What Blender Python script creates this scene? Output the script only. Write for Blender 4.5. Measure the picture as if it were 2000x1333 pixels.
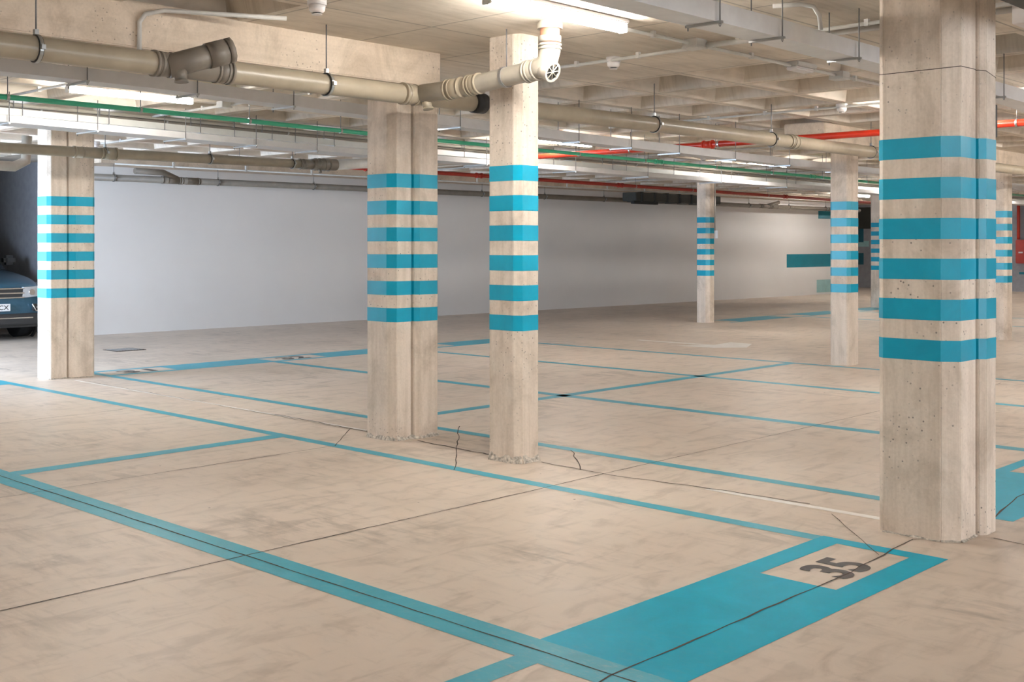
import bpy, bmesh, math, random
from mathutils import Vector, Matrix
random.seed(7)
for o in list(bpy.data.objects): bpy.data.objects.remove(o)
SC = bpy.context.scene
COL = SC.collection

# ---------------------------------------------------------------- camera, world, exposure, daylight
TH = math.radians(43.5623)          # heading of the view, measured from the long (X) axis of the garage
cd = bpy.data.cameras.new('camera'); cam = bpy.data.objects.new('camera', cd); COL.objects.link(cam)
cam.location = (0, 0, 1.46)
cam.rotation_euler = (math.radians(90), 0, TH - math.radians(90))
cd.sensor_width = 36; cd.lens = 2268.07/2000*36; cd.shift_y = -(666.5-480.26)/2000
cd.clip_end = 200; SC.camera = cam

w = bpy.data.worlds.new('world'); SC.world = w; w.use_nodes = True
w.node_tree.nodes['Background'].inputs[0].default_value = (0.72, 0.84, 1.0, 1)
w.node_tree.nodes['Background'].inputs[1].default_value = 2.2
SC.view_settings.view_transform = 'Standard'; SC.view_settings.look = 'None'
SC.view_settings.exposure = 1.17; SC.view_settings.gamma = 1.0; SC.view_settings.use_curve_mapping = False

def area(name, loc, rot, sx, sy, power, col):
    l = bpy.data.lights.new(name, 'AREA'); l.shape = 'RECTANGLE'; l.size = sx; l.size_y = sy
    l.energy = power; l.color = col
    o = bpy.data.objects.new(name, l); o.location = loc; o.rotation_euler = rot; COL.objects.link(o); return o
# daylight falling through the vehicle entrance in the left wall
area('daylight_entrance', (0.4, 15.3, 1.75), (0, math.radians(-70), math.radians(8)), 1.8, 4.0, 490, (0.58, 0.75, 1.0))
# soft fill light added behind the camera, with no known source there
area('fill_behind_camera', (5.0, -9.9, 1.5), (math.radians(90), 0, 0), 14.0, 2.4, 110, (1.0, 0.96, 0.90))

LAMP = 56.0      # emission strength of the tube diffusers
LCOL = (1.0, 0.965, 0.915)

# ---------------------------------------------------------------- materials
def mat(name):
    m = bpy.data.materials.new(name); m.use_nodes = True
    nt = m.node_tree; b = nt.nodes['Principled BSDF']
    return m, nt, b
def N(nt, t, **k):
    n = nt.nodes.new(t)
    for a, v in k.items(): setattr(n, a, v)
    return n
def mapped(nt, scale=(1,1,1), rot=(0,0,0)):
    tc = N(nt, 'ShaderNodeNewGeometry'); mp = N(nt, 'ShaderNodeMapping')
    mp.inputs['Scale'].default_value = scale; mp.inputs['Rotation'].default_value = rot
    nt.links.new(tc.outputs['Position'], mp.inputs[0]); return mp.outputs[0]
def noise(nt, vec, scale, detail=4, rough=0.55, dist=0.0):
    n = N(nt, 'ShaderNodeTexNoise'); n.inputs['Scale'].default_value = scale
    n.inputs['Detail'].default_value = detail; n.inputs['Roughness'].default_value = rough
    n.inputs['Distortion'].default_value = dist
    nt.links.new(vec, n.inputs['Vector']); return n.outputs['Fac']
def ramp(nt, fac, stops):
    r = N(nt, 'ShaderNodeValToRGB'); e = r.color_ramp.elements
    while len(e) < len(stops): e.new(0.5)
    for el, (p, c) in zip(e, stops): el.position = p; el.color = (*c, 1) if len(c) == 3 else c
    nt.links.new(fac, r.inputs[0]); return r.outputs[0]
def mix(nt, fac, a, b, mode='MIX'):
    m = N(nt, 'ShaderNodeMix', data_type='RGBA', blend_type=mode)
    if isinstance(fac, (int, float)): m.inputs[0].default_value = fac
    else: nt.links.new(fac, m.inputs[0])
    for s, v in ((6, a), (7, b)):
        if isinstance(v, tuple): m.inputs[s].default_value = (*v, 1)
        else: nt.links.new(v, m.inputs[s])
    return m.outputs[2]
def bump(nt, b, h, strength, dist=0.01):
    n = N(nt, 'ShaderNodeBump'); n.inputs['Strength'].default_value = strength
    n.inputs['Distance'].default_value = dist
    nt.links.new(h, n.inputs['Height']); nt.links.new(n.outputs[0], b.inputs['Normal'])
def plain(name, col, rough=0.5, metal=0.0, vary=0.06, scale=9, spec=0.5, coat=0.0):
    m, nt, b = mat(name)
    v = mapped(nt); f = noise(nt, v, scale, 3)
    lo = tuple(c*(1-vary*1.6) for c in col); hi = tuple(min(1, c*(1+vary)) for c in col)
    nt.links.new(ramp(nt, f, [(0.3, lo), (0.7, hi)]), b.inputs['Base Color'])
    b.inputs['Roughness'].default_value = rough; b.inputs['Metallic'].default_value = metal
    b.inputs['Specular IOR Level'].default_value = spec; b.inputs['Coat Weight'].default_value = coat
    return m
def pits(nt, scale, lo, hi, gate_scale=1.4):
    """mask of scattered air holes (1 = hole)"""
    v = N(nt, 'ShaderNodeTexVoronoi'); v.inputs['Scale'].default_value = scale
    nt.links.new(mapped(nt), v.inputs['Vector'])
    a = ramp(nt, v.outputs['Distance'], [(lo, (1,1,1)), (hi, (0,0,0))])
    g = ramp(nt, noise(nt, mapped(nt), gate_scale, 3), [(0.48, (0,0,0)), (0.62, (1,1,1))])
    return mix(nt, 1.0, a, g, 'MULTIPLY')

def concrete_wall(name, base, streak=0.5, vert=True, seams=None):
    m, nt, b = mat(name)
    c0 = tuple(x*k for x, k in zip(base, (0.74, 0.72, 0.69))); c1 = tuple(min(1, x*1.10) for x in base)
    big = noise(nt, mapped(nt, (1, 1, 0.7)), 3.2, 7, 0.66, 0.5)
    col = ramp(nt, big, [(0.34, c0), (0.52, base), (0.74, c1)])
    st = noise(nt, mapped(nt, (14, 14, 0.8) if vert else (1.0, 16, 16)), 1.0, 6, 0.65)
    stc = ramp(nt, st, [(0.33, (0.70, 0.66, 0.60)), (0.55, (1, 1, 1)), (0.8, (1.06, 1.05, 1.03))])
    col = mix(nt, streak, col, stc, 'MULTIPLY')
    fine = noise(nt, mapped(nt), 60, 4)
    col = mix(nt, 0.35, col, ramp(nt, fine, [(0.3, (0.80, 0.78, 0.75)), (0.7, (1.08, 1.08, 1.08))]), 'MULTIPLY')
    p = pits(nt, 30, 0.10, 0.17)
    col = mix(nt, p, col, tuple(x*0.32 for x in base))
    nt.links.new(col, b.inputs['Base Color'])
    b.inputs['Roughness'].default_value = 0.78; b.inputs['Specular IOR Level'].default_value = 0.3
    h = mix(nt, 0.5, fine, st); h2 = mix(nt, p, h, (0, 0, 0))
    bump(nt, b, h2, 0.35, 0.004)
    return m

def floor_mat():
    m, nt, b = mat('polished_concrete')
    a = noise(nt, mapped(nt, (1, 1, 1)), 0.55, 4, 0.55, 0.6)
    col = ramp(nt, a, [(0.30, (0.64, 0.54, 0.45)), (0.55, (0.72, 0.615, 0.52)), (0.75, (0.77, 0.67, 0.58))])
    s = noise(nt, mapped(nt, (1.1, 3.2, 1), (0, 0, 0.9)), 2.6, 7, 0.60, 0.8)
    col = mix(nt, 0.55, col, ramp(nt, s, [(0.32, (0.64, 0.61, 0.58)), (0.50, (1, 1, 1)), (0.75, (1.07, 1.06, 1.05))]), 'MULTIPLY')
    s2 = noise(nt, mapped(nt, (2.0, 0.5, 1), (0, 0, -0.35)), 7.0, 7, 0.70, 0.35)
    col = mix(nt, 0.38, col, ramp(nt, s2, [(0.30, (0.62, 0.60, 0.58)), (0.46, (1, 1, 1)), (0.8, (1.05, 1.05, 1.05))]), 'MULTIPLY')
    # rubber scuffs in scattered patches
    tyre = noise(nt, mapped(nt, (1, 0.25, 1), (0, 0, 0.5)), 9, 6, 0.7, 0.4)
    gate = ramp(nt, noise(nt, mapped(nt), 0.9, 3), [(0.50, (0, 0, 0)), (0.66, (1, 1, 1))])
    sc = mix(nt, 1.0, ramp(nt, tyre, [(0.47, (0, 0, 0)), (0.66, (0.62, 0.62, 0.62))]), gate, 'MULTIPLY')
    col = mix(nt, sc, col, (0.27, 0.225, 0.185))
    sp = N(nt, 'ShaderNodeTexVoronoi'); sp.inputs['Scale'].default_value = 5.5
    nt.links.new(mapped(nt), sp.inputs['Vector'])
    g2 = ramp(nt, noise(nt, mapped(nt), 3.1, 2), [(0.60, (0, 0, 0)), (0.63, (1, 1, 1))])
    dots = mix(nt, 1.0, ramp(nt, sp.outputs['Distance'], [(0.035, (1, 1, 1)), (0.055, (0, 0, 0))]), g2, 'MULTIPLY')
    col = mix(nt, dots, col, (0.13, 0.10, 0.08))
    nt.links.new(col, b.inputs['Base Color'])
    r = N(nt, 'ShaderNodeMapRange'); r.inputs[3].default_value = 0.36; r.inputs[4].default_value = 0.58
    nt.links.new(s, r.inputs[0]); nt.links.new(r.outputs[0], b.inputs['Roughness'])
    b.inputs['Specular IOR Level'].default_value = 0.42
    bump(nt, b, s2, 0.10, 0.004)
    return m

def paint_mat(name, c, worn=0.30, rough=0.35, under=(0.50, 0.43, 0.36), spec=0.5):
    m, nt, b = mat(name)
    f = noise(nt, mapped(nt, (1, 1, 1), (0, 0, 0.6)), 3.0, 6, 0.7, 0.6)
    col = ramp(nt, f, [(0.3, tuple(x*0.86 for x in c)), (0.6, c), (0.8, tuple(min(1, x*1.10+0.01) for x in c))])
    g = noise(nt, mapped(nt, (1.5, 0.6, 1)), 26, 7, 0.75)
    k = ramp(nt, g, [(0.52, (0, 0, 0)), (0.78, (1, 1, 1))])
    k = mix(nt, 1.0, k, (worn, worn, worn), 'MULTIPLY')
    big = ramp(nt, noise(nt, mapped(nt), 0.7, 3), [(0.35, (0.25, 0.25, 0.25)), (0.7, (1, 1, 1))])
    col = mix(nt, mix(nt, 1.0, k, big, 'MULTIPLY'), col, under)
    nt.links.new(col, b.inputs['Base Color']); b.inputs['Roughness'].default_value = rough
    b.inputs['Specular IOR Level'].default_value = spec
    bump(nt, b, g, 0.12, 0.003)
    return m

def ceiling_mat():
    m, nt, b = mat('waffle_concrete')
    base = (0.74, 0.66, 0.56)
    big = noise(nt, mapped(nt), 1.1, 5, 0.6, 0.5)
    col = ramp(nt, big, [(0.30, tuple(x*0.80 for x in base)), (0.55, base), (0.75, tuple(x*1.18 for x in base))])
    s = noise(nt, mapped(nt, (1.2, 9, 1)), 1.5, 6, 0.7, 0.5)
    col = mix(nt, 0.45, col, ramp(nt, s, [(0.32, (0.62, 0.58, 0.52)), (0.52, (1, 1, 1)), (0.8, (1.08, 1.07, 1.05))]), 'MULTIPLY')
    # formwork seams along the rib grid, only on downward faces of the slab
    geo = N(nt, 'ShaderNodeNewGeometry'); sep = N(nt, 'ShaderNodeSeparateXYZ'); nt.links.new(geo.outputs['Position'], sep.inputs[0])
    fs = []
    for out, off, pit in (('X', 7.86, 0.92), ('Y', 5.57, 0.91)):
        a = N(nt, 'ShaderNodeMath', operation='SUBTRACT'); nt.links.new(sep.outputs[out], a.inputs[0]); a.inputs[1].default_value = off - pit*60 - pit/2
        q = N(nt, 'ShaderNodeMath', operation='MODULO'); nt.links.new(a.outputs[0], q.inputs[0]); q.inputs[1].default_value = pit
        d = N(nt, 'ShaderNodeMath', operation='SUBTRACT'); nt.links.new(q.outputs[0], d.inputs[0]); d.inputs[1].default_value = pit/2
        e = N(nt, 'ShaderNodeMath', operation='ABSOLUTE'); nt.links.new(d.outputs[0], e.inputs[0])
        l = N(nt, 'ShaderNodeMath', operation='LESS_THAN'); nt.links.new(e.outputs[0], l.inputs[0]); l.inputs[1].default_value = 0.008
        fs.append(l.outputs[0])
    mx = N(nt, 'ShaderNodeMath', operation='MAXIMUM'); nt.links.new(fs[0], mx.inputs[0]); nt.links.new(fs[1], mx.inputs[1])
    zl = N(nt, 'ShaderNodeMath', operation='LESS_THAN'); nt.links.new(sep.outputs['Z'], zl.inputs[0]); zl.inputs[1].default_value = 2.885
    an = N(nt, 'ShaderNodeMath', operation='MULTIPLY'); nt.links.new(mx.outputs[0], an.inputs[0]); nt.links.new(zl.outputs[0], an.inputs[1])
    an2 = N(nt, 'ShaderNodeMath', operation='MULTIPLY'); nt.links.new(an.outputs[0], an2.inputs[0]); an2.inputs[1].default_value = 0.55
    col = mix(nt, an2.outputs[0], col, tuple(x*0.30 for x in base))
    nt.links.new(col, b.inputs['Base Color'])
    b.inputs['Roughness'].default_value = 0.8; b.inputs['Specular IOR Level'].default_value = 0.25
    bump(nt, b, s, 0.25, 0.006)
    return m

def white_wall_mat():
    m, nt, b = mat('white_plaster_paint')
    f = noise(nt, mapped(nt), 0.6, 4)
    nt.links.new(ramp(nt, f, [(0.3, (0.74, 0.72, 0.70)), (0.7, (0.79, 0.77, 0.75))]), b.inputs['Base Color'])
    b.inputs['Roughness'].default_value = 0.7
    return m

def emit(name, col, s):
    m, nt, b = mat(name)
    b.inputs['Base Color'].default_value = (0.9, 0.9, 0.9, 1)
    b.inputs['Emission Color'].default_value = (*col, 1); b.inputs['Emission Strength'].default_value = s
    return m

M = {
 'floor': floor_mat(), 'ceil': ceiling_mat(), 'white': white_wall_mat(),
 'col': concrete_wall('cast_concrete', (0.74, 0.645, 0.55)),
 'beam': concrete_wall('board_concrete', (0.68, 0.57, 0.455), 0.35, False),
 'teal_col': paint_mat('teal_gloss_paint', (0.0, 0.345, 0.515), 0.05, 0.30, spec=0.42),
 'teal_floor': paint_mat('teal_floor_paint', (0.0, 0.44, 0.64), 0.13, 0.42, spec=0.13),
 'teal_worn': paint_mat('worn_teal_floor_paint', (0.065, 0.43, 0.56), 0.50, 0.42, under=(0.62, 0.54, 0.46), spec=0.3),
 'teal_wall': paint_mat('teal_wall_paint', (0.002, 0.20, 0.27), 0.0, 0.5),
 'teal_pale': plain('pale_teal_paint', (0.33, 0.55, 0.55), 0.6),
 'teal_dark': plain('dark_teal_paint', (0.01, 0.10, 0.14), 0.6),
 'white_floor': paint_mat('white_floor_paint', (0.97, 0.93, 0.88), 0.12, 0.40),
 'black_paint': paint_mat('dark_grey_floor_paint', (0.075, 0.070, 0.070), 0.30, 0.5),
 'crack': plain('dark_joint_filler', (0.085, 0.065, 0.05), 0.9),
 'mortar': plain('crumbled_mortar', (0.55, 0.50, 0.43), 0.95, vary=0.38, scale=45),
 'pvc': plain('beige_pvc', (0.35, 0.295, 0.215), 0.34, vary=0.10, scale=5),
 'pvc_dark': plain('grey_brown_pvc', (0.20, 0.17, 0.135), 0.45, vary=0.12, scale=5),
 'pvc_light': plain('pale_pvc', (0.37, 0.335, 0.275), 0.35),
 'terracotta': plain('terracotta_pvc', (0.42, 0.20, 0.12), 0.5, vary=0.2),
 'rubber': plain('black_rubber', (0.02, 0.02, 0.02), 0.6),
 'steel': plain('zinc_steel', (0.42, 0.42, 0.41), 0.35, 0.8),
 'rod': plain('threaded_rod_steel', (0.20, 0.20, 0.20), 0.5, 0.5),
 'tray': plain('galvanised_tray', (0.74, 0.73, 0.72), 0.45, 0.0, vary=0.04),
 'tray_white': plain('white_tray', (0.70, 0.69, 0.64), 0.45, 0.0, vary=0.03),
 'green': plain('green_pipe_plastic', (0.05, 0.43, 0.25), 0.35),
 'tray_mid': plain('dull_galvanised_tray', (0.56, 0.55, 0.54), 0.5, 0.0, vary=0.04),
 'red': plain('red_pipe_paint', (0.62, 0.035, 0.012), 0.32),
 'red_dark': plain('dull_red_pipe_paint', (0.40, 0.03, 0.015), 0.45),
 'conduit': plain('pale_conduit_plastic', (0.60, 0.58, 0.54), 0.4),
 'plastic': plain('white_plastic', (0.78, 0.74, 0.72), 0.4, vary=0.02),
 'plastic_dark': plain('dark_plastic', (0.03, 0.03, 0.03), 0.5),
 'duct': plain('dark_sheet_metal', (0.06, 0.06, 0.052), 0.6, 0.2),
 'lamp': emit('lit_diffuser', LCOL, LAMP),
 'car': plain('blue_car_paint', (0.030, 0.115, 0.185), 0.28, 0.35, vary=0.03, coat=0.8),
 'glass_dark': plain('tinted_glass', (0.015, 0.018, 0.02), 0.08),
 'chrome': plain('chrome', (0.75, 0.75, 0.76), 0.15, 1.0, vary=0.02),
 'lens': plain('headlamp_lens', (0.62, 0.64, 0.66), 0.15, 0.1),
 'plate': plain('plate_white', (0.80, 0.80, 0.80), 0.4, vary=0.01),
 'tyre': plain('tyre_rubber', (0.018, 0.018, 0.02), 0.7),
 'alloy': plain('alloy_silver', (0.45, 0.46, 0.47), 0.3, 0.8),
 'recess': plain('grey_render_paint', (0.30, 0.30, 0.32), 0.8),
}

# ---------------------------------------------------------------- mesh helpers
class MB:
    def __init__(s): s.bm = bmesh.new()
    def box(s, x0, x1, y0, y1, z0, z1, bev=0.0):
        t = bmesh.new(); bmesh.ops.create_cube(t, size=1)
        bmesh.ops.scale(t, vec=(x1-x0, y1-y0, z1-z0), verts=t.verts)
        bmesh.ops.translate(t, vec=((x0+x1)/2, (y0+y1)/2, (z0+z1)/2), verts=t.verts)
        if bev: bmesh.ops.bevel(t, geom=list(t.edges), offset=bev, segments=2, affect='EDGES')
        s._add(t); return s
    def _add(s, t, mtx=None):
        me = bpy.data.meshes.new('t'); t.to_mesh(me); t.free()
        if mtx: me.transform(mtx)
        s.bm.from_mesh(me); bpy.data.meshes.remove(me)
    def prism(s, poly, z0, z1):
        b = s.bm; lo = [b.verts.new((x, y, z0)) for x, y in poly]; hi = [b.verts.new((x, y, z1)) for x, y in poly]
        n = len(poly)
        for i in range(n): b.faces.new((lo[i], lo[(i+1) % n], hi[(i+1) % n], hi[i]))
        b.faces.new(hi); b.faces.new(lo[::-1]); return s
    def quad(s, pts): s.bm.faces.new([s.bm.verts.new(p) for p in pts]); return s
    def tube(s, pts, r, seg=20, caps=True):
        pts = [Vector(p) for p in pts]; rs = r if isinstance(r, (list, tuple)) else [r]*len(pts)
        tans = []
        for i in range(len(pts)):
            a = pts[i]-pts[i-1] if i else None; c = pts[i+1]-pts[i] if i < len(pts)-1 else None
            t = (a.normalized() if a else Vector()) + (c.normalized() if c else Vector()); tans.append(t.normalized())
        t0 = tans[0]; up = Vector((0, 0, 1)) if abs(t0.z) < 0.9 else Vector((1, 0, 0))
        n = t0.cross(up).normalized(); rings = []
        for i, (p, t) in enumerate(zip(pts, tans)):
            if i: n = (n - t*n.dot(t)).normalized()
            bi = t.cross(n)
            k = 1.0
            rings.append([s.bm.verts.new(p + (n*math.cos(a)+bi*math.sin(a))*rs[i]*k) for a in [2*math.pi*j/seg for j in range(seg)]])
        for i in range(len(rings)-1):
            for j in range(seg):
                f = s.bm.faces.new((rings[i][j], rings[i][(j+1) % seg], rings[i+1][(j+1) % seg], rings[i+1][j])); f.smooth = True
        if caps: s.bm.faces.new(rings[0][::-1]); s.bm.faces.new(rings[-1])
        return s
    def ring(s, c, d, r0, r1, wd, seg=24):
        """flat hoop: centre c, axis d, inner r0, outer r1, width wd"""
        c = Vector(c); d = Vector(d).normalized(); up = Vector((0, 0, 1)) if abs(d.z) < 0.9 else Vector((1, 0, 0))
        n = d.cross(up).normalized(); bi = d.cross(n); R = []
        for (rr, o) in ((r0, -wd/2), (r1, -wd/2), (r1, wd/2), (r0, wd/2)):
            R.append([s.bm.verts.new(c+d*o+(n*math.cos(2*math.pi*j/seg)+bi*math.sin(2*math.pi*j/seg))*rr) for j in range(seg)])
        for q in range(4):
            for j in range(seg):
                f = s.bm.faces.new((R[q][j], R[q][(j+1) % seg], R[(q+1) % 4][(j+1) % seg], R[(q+1) % 4][j])); f.smooth = False
        return s
    def build(s, name, m, parent=None, **tags):
        bmesh.ops.recalc_face_normals(s.bm, faces=s.bm.faces)
        me = bpy.data.meshes.new(name); s.bm.to_mesh(me); s.bm.free(); me.materials.append(m)
        o = bpy.data.objects.new(name, me); COL.objects.link(o)
        if parent:
            o.parent = parent; o.matrix_parent_inverse = Matrix.Translation(parent_loc(parent)).inverted()
        for k, v in tags.items(): o[k] = v
        return o
def parent_loc(p):
    # parts keep their vertices in world coordinates: only a top-level thing has an offset of its own
    return Vector((0, 0, 0)) if p.parent else Vector(p.location)
def thing(name, loc, label, category, group=None):
    o = bpy.data.objects.new(name, None); o.empty_display_size = 0.1; COL.objects.link(o)
    o.location = loc; o['label'] = label; o['category'] = category
    if group: o['group'] = group
    return o
def dup(o, parent=None):
    c = o.copy(); COL.objects.link(c)
    if parent:
        mi = o.matrix_parent_inverse.copy(); c.parent = parent; c.matrix_parent_inverse = mi
    for ch in [x for x in bpy.data.objects if x.parent == o and x != c]: dup(ch, c)
    return c
def struct(mb, name, m): return mb.build(name, m, None, kind='structure')
def bend(a, b, c, r, n=6):
    """polyline a-b-c with the corner at b rounded"""
    a, b, c = Vector(a), Vector(b), Vector(c); p = b+(a-b).normalized()*r; q = b+(c-b).normalized()*r
    return [a]+[(p*(1-t)**2+b*2*t*(1-t)+q*t*t) for t in [i/n for i in range(n+1)]]+[c]

ZC = 2.88
# ---------------------------------------------------------------- room shell
floor = struct(MB().box(-6.6, 38.4, -10.4, 25.0, -0.15, 0.0), 'floor', M['floor'])

GX, PX, GY, PY = 7.86, 0.92, 5.57, 0.91
def solid(x, y):
    if 4.18 < x < 7.86 and 1.0 < y < 6.48: return True
    if 4.18 < x < 6.94 and 6.48 <= y < 8.3: return True
    if x < 4.2 and 6.48 <= y < 7.39: return True
    if y > 16.3 and x > 8.0: return True
    for cx, cy in ((5.9, 12.5), (13.2, 6.9), (18.6, 12.6), (18.4, 6.9), (25.8, 12.7), (13.2, -4.4), (5.9, -4.0), (25.8, 6.9), (13.2, 0.6), (18.5, 0.8)):
        if abs(x-cx) < 1.0 and abs(y-cy) < 1.0: return True
    return False
bm = bmesh.new()
def q4(a, b, c, d): bm.faces.new([bm.verts.new(p) for p in (a, b, c, d)])
for i in range(-16, 33):
    for j in range(-17, 21):
        x0, x1, y0, y1 = GX+i*PX, GX+(i+1)*PX, GY+j*PY, GY+(j+1)*PY
        cx, cy = (x0+x1)/2, (y0+y1)/2
        if cx < 1.7 and 13.3 < cy < 17.5: continue          # the ramp climbs to open air here
        if solid(cx, cy):
            q4((x0, y0, ZC), (x0, y1, ZC), (x1, y1, ZC), (x1, y0, ZC)); continue
        rb, rt, dp = 0.065, 0.155, 0.26
        L = []
        for (r, z) in ((0, ZC), (rb, ZC), (rb+0.012, ZC+0.025), (rt-0.02, ZC+dp-0.03), (rt+0.02, ZC+dp)):
            L.append([bm.verts.new(p) for p in ((x0+r, y0+r, z), (x0+r, y1-r, z), (x1-r, y1-r, z), (x1-r, y0+r, z))])
        for a in range(4):
            for k in range(4): bm.faces.new((L[a][k], L[a][(k+1) % 4], L[a+1][(k+1) % 4], L[a+1][k]))
        bm.faces.new(L[4])
bmesh.ops.remove_doubles(bm, verts=bm.verts, dist=0.0005)
c_ = MB(); c_.bm.free(); c_.bm = bm
ceiling = struct(c_, 'ceiling', M['ceil'])
# closed slab above the pans so that no daylight leaks
struct(MB().box(-7, 38.6, -10.5, 13.0, 3.16, 3.4).box(1.7, 38.6, 13.0, 25.1, 3.16, 3.4).box(-7, 1.7, 17.7, 25.1, 3.16, 3.4), 'ceiling_slab', M['ceil'])
# downstand beams (cast with the slab)
MB().box(-6.6, 5.86, 6.30, 6.98, 2.625, 2.90, 0.008).build('beam', M['beam'], ceiling)
MB().box(12.2, 37.8, 6.62, 7.15, 2.66, 2.90, 0.008).build('beam', M['beam'], ceiling)
MB().prism([(8.75, 17.2), (33.2, 16.75), (33.2, 17.3), (8.75, 18.1)], 2.765, 2.90).build('beam', M['beam'], ceiling)

# white long wall, slightly out of square, standing from x = 8.75 to the passage at the far end
def wy(x): return 18.0 - 0.032*(x-9)
wall_back = struct(MB().prism([(8.75, wy(8.75)), (33.2, wy(33.2)), (33.2, wy(33.2)+0.25), (8.75, wy(8.75)+0.25)], 0, 2.9), 'wall_back', M['white'])
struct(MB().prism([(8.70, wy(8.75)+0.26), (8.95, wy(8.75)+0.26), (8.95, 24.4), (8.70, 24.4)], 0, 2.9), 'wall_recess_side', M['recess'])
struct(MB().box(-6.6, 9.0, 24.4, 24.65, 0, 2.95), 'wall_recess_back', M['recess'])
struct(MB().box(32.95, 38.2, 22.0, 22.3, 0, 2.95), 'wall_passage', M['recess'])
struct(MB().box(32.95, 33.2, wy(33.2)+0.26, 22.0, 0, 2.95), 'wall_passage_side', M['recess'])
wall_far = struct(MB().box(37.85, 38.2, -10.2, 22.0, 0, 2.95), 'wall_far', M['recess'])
struct(MB().box(-6.6, -2.2, -10.35, -10.1, 0, 2.95).box(12.2, 38.2, -10.35, -10.1, 0, 2.95).box(-2.2, 12.2, -10.35, -10.1, 2.75, 2.95), 'wall_front', M['white'])  # unseen wall; its wide gap is invented to go with the added fill light
wl = MB()
wl.box(-6.6, -6.35, -10.1, 13.0, 0, 2.95); wl.box(-6.35, 1.7, 12.85, 13.0, 0, 2.95)
wl.box(1.7, 1.95, 12.85, 13.15, 0, 2.95); wl.box(1.7, 1.95, 17.45, 17.7, 0, 2.95); wl.box(1.7, 1.95, 13.15, 17.45, 2.7, 2.95)
struct(wl, 'wall_left', M['white'])
struct(MB().box(-6.6, 5.3, 17.7, 17.9, 0, 2.95), 'wall_light_block', M['white'])  # unseen stub added to keep the entrance daylight out of the recess
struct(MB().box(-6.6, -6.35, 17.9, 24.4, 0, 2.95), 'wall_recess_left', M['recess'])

# painted rectangles on the walls
def wallrect(x0, x1, z0, z1, m, label):
    e = 0.003
    MB().prism([(x0, wy(x0)-e), (x1, wy(x1)-e), (x1, wy(x1)-0.0005), (x0, wy(x0)-0.0005)], z0, z1).build('painted_panel', m, wall_back, label=label)
wallrect(29.72, 32.9, 0.83, 1.215, M['teal_wall'], 'long dark teal painted bar')
wallrect(31.45, 33.1, 2.27, 2.505, M['teal_wall'], 'high dark teal painted block')
wallrect(31.36, 33.0, 0.06, 0.44, M['teal_pale'], 'pale teal painted block near the floor')
for (y0, y1, z0, z1, m, lb) in ((19.05, 19.9, 1.58, 2.05, 'teal_dark', 'dark painted block'), (19.05, 19.9, 0.80, 1.20, 'teal_dark', 'lower dark painted block'),
                            (18.85, 20.1, 1.43, 1.63, 'teal_pale', 'pale teal painted strip')):
    MB().box(37.84 if m != 'teal_pale' else 37.845, 37.8495, y0, y1, z0, z1).build('painted_panel', M[m], wall_far, label=lb)
# dark opening at the top of the far wall and small arrow
MB().box(37.842, 37.8495, 18.75, 19.6, 2.05, 2.80).build('dark_opening', M['duct'], wall_far)
MB().prism([(37.840, 13.75), (37.8495, 13.75), (37.8495, 13.2), (37.840, 13.2)], 0.55, 0.62).build('painted_arrow', M['teal_wall'], wall_far)

# ---------------------------------------------------------------- floor markings (paint is part of the floor)
def paint(name, polys, m, z=0.0012, label=None):
    mb = MB()
    for p in polys:
        if isinstance(p[0], (int, float)): x0, x1, y0, y1 = p; p = [(x0, y0), (x1, y0), (x1, y1), (x0, y1)]
        mb.quad([(x, y, z) for x, y in p])
    return mb.build(name, m, floor, **({'label': label} if label else {}))
T = M['teal_floor']; TW = M['teal_worn']
paint('bay_line', [(3.0, 3.19, 2.25, 12.3)], TW, label='wide teal line at the head of the near bays')
paint('bay_line', [(5.205, 5.30, 2.89, 12.25)], TW)
paint('bay_line', [(3.19, 5.205, 7.36, 7.50)], TW)
paint('bay_line', [(-3.0, 3.0, 2.73, 2.84)], TW)
paint('bay_line', [(1.2, 3.0, 7.36, 7.50)], TW)
paint('bay_block', [(3.19, 4.51, 2.25, 2.89), (4.51, 5.31, 2.765, 2.89), (5.215, 5.31, 2.25, 2.765), (4.51, 5.215, 2.25, 2.395), (3.0, 3.19, 1.2, 2.25)], T, label='wide teal block framing the number 35')
paint('bay_line', [(3.0, 5.3, 12.25, 12.75)], TW)
paint('bay_line', [(6.27, 6.37, 2.89, 12.2)], TW)
paint('bay_line', [(8.47, 8.60, 2.89, 12.2)], TW)
paint('bay_line', [(10.79, 10.90, 2.3, 12.2)], TW)
paint('bay_line', [(12.82, 12.92, 2.3, 12.2)], TW)
paint('bay_line', [(6.37, 12.82, 7.36, 7.49)], TW)
# teal band with number boxes at the rear ends of the bays
for k, x0 in enumerate((6.27, 8.47, 10.79)):
    x1 = (8.47, 10.79, 12.92)[k]
    bx0, bx1, y0, y1, by0, by1 = x0+0.10, x0+0.93, 12.2, 12.78, 12.30, 12.68
    paint('bay_block', [(x0, bx0, y0, y1), (bx0, bx1, y0, by0), (bx0, bx1, by1, y1), (bx1, x1, y0, y1)], TW)
paint('bay_block', [(6.27, 6.95, 2.31, 2.84), (6.27, 7.65, 2.84, 2.93), (6.95, 7.65, 2.31, 2.84), (7.65, 8.60, 2.84, 2.93), (7.65, 8.60, 2.31, 2.40), (8.50, 8.60, 2.40, 2.84)], T, label='teal block behind the large column')
for (x0, x1) in ((19.2, 21.1), (21.9, 23.6), (24.4, 26.4)):
    paint('bay_block', [(x0, x1, 12.2, 12.75)], TW)
paint('bay_line', [(18.8, 26.4, 12.15, 12.2)], TW); paint('bay_line', [(18.8, 26.4, 12.75, 12.80)], TW)
for x in (21.4, 23.9): paint('bay_line', [(x, x+0.1, 7.4, 12.15)], TW)
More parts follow.
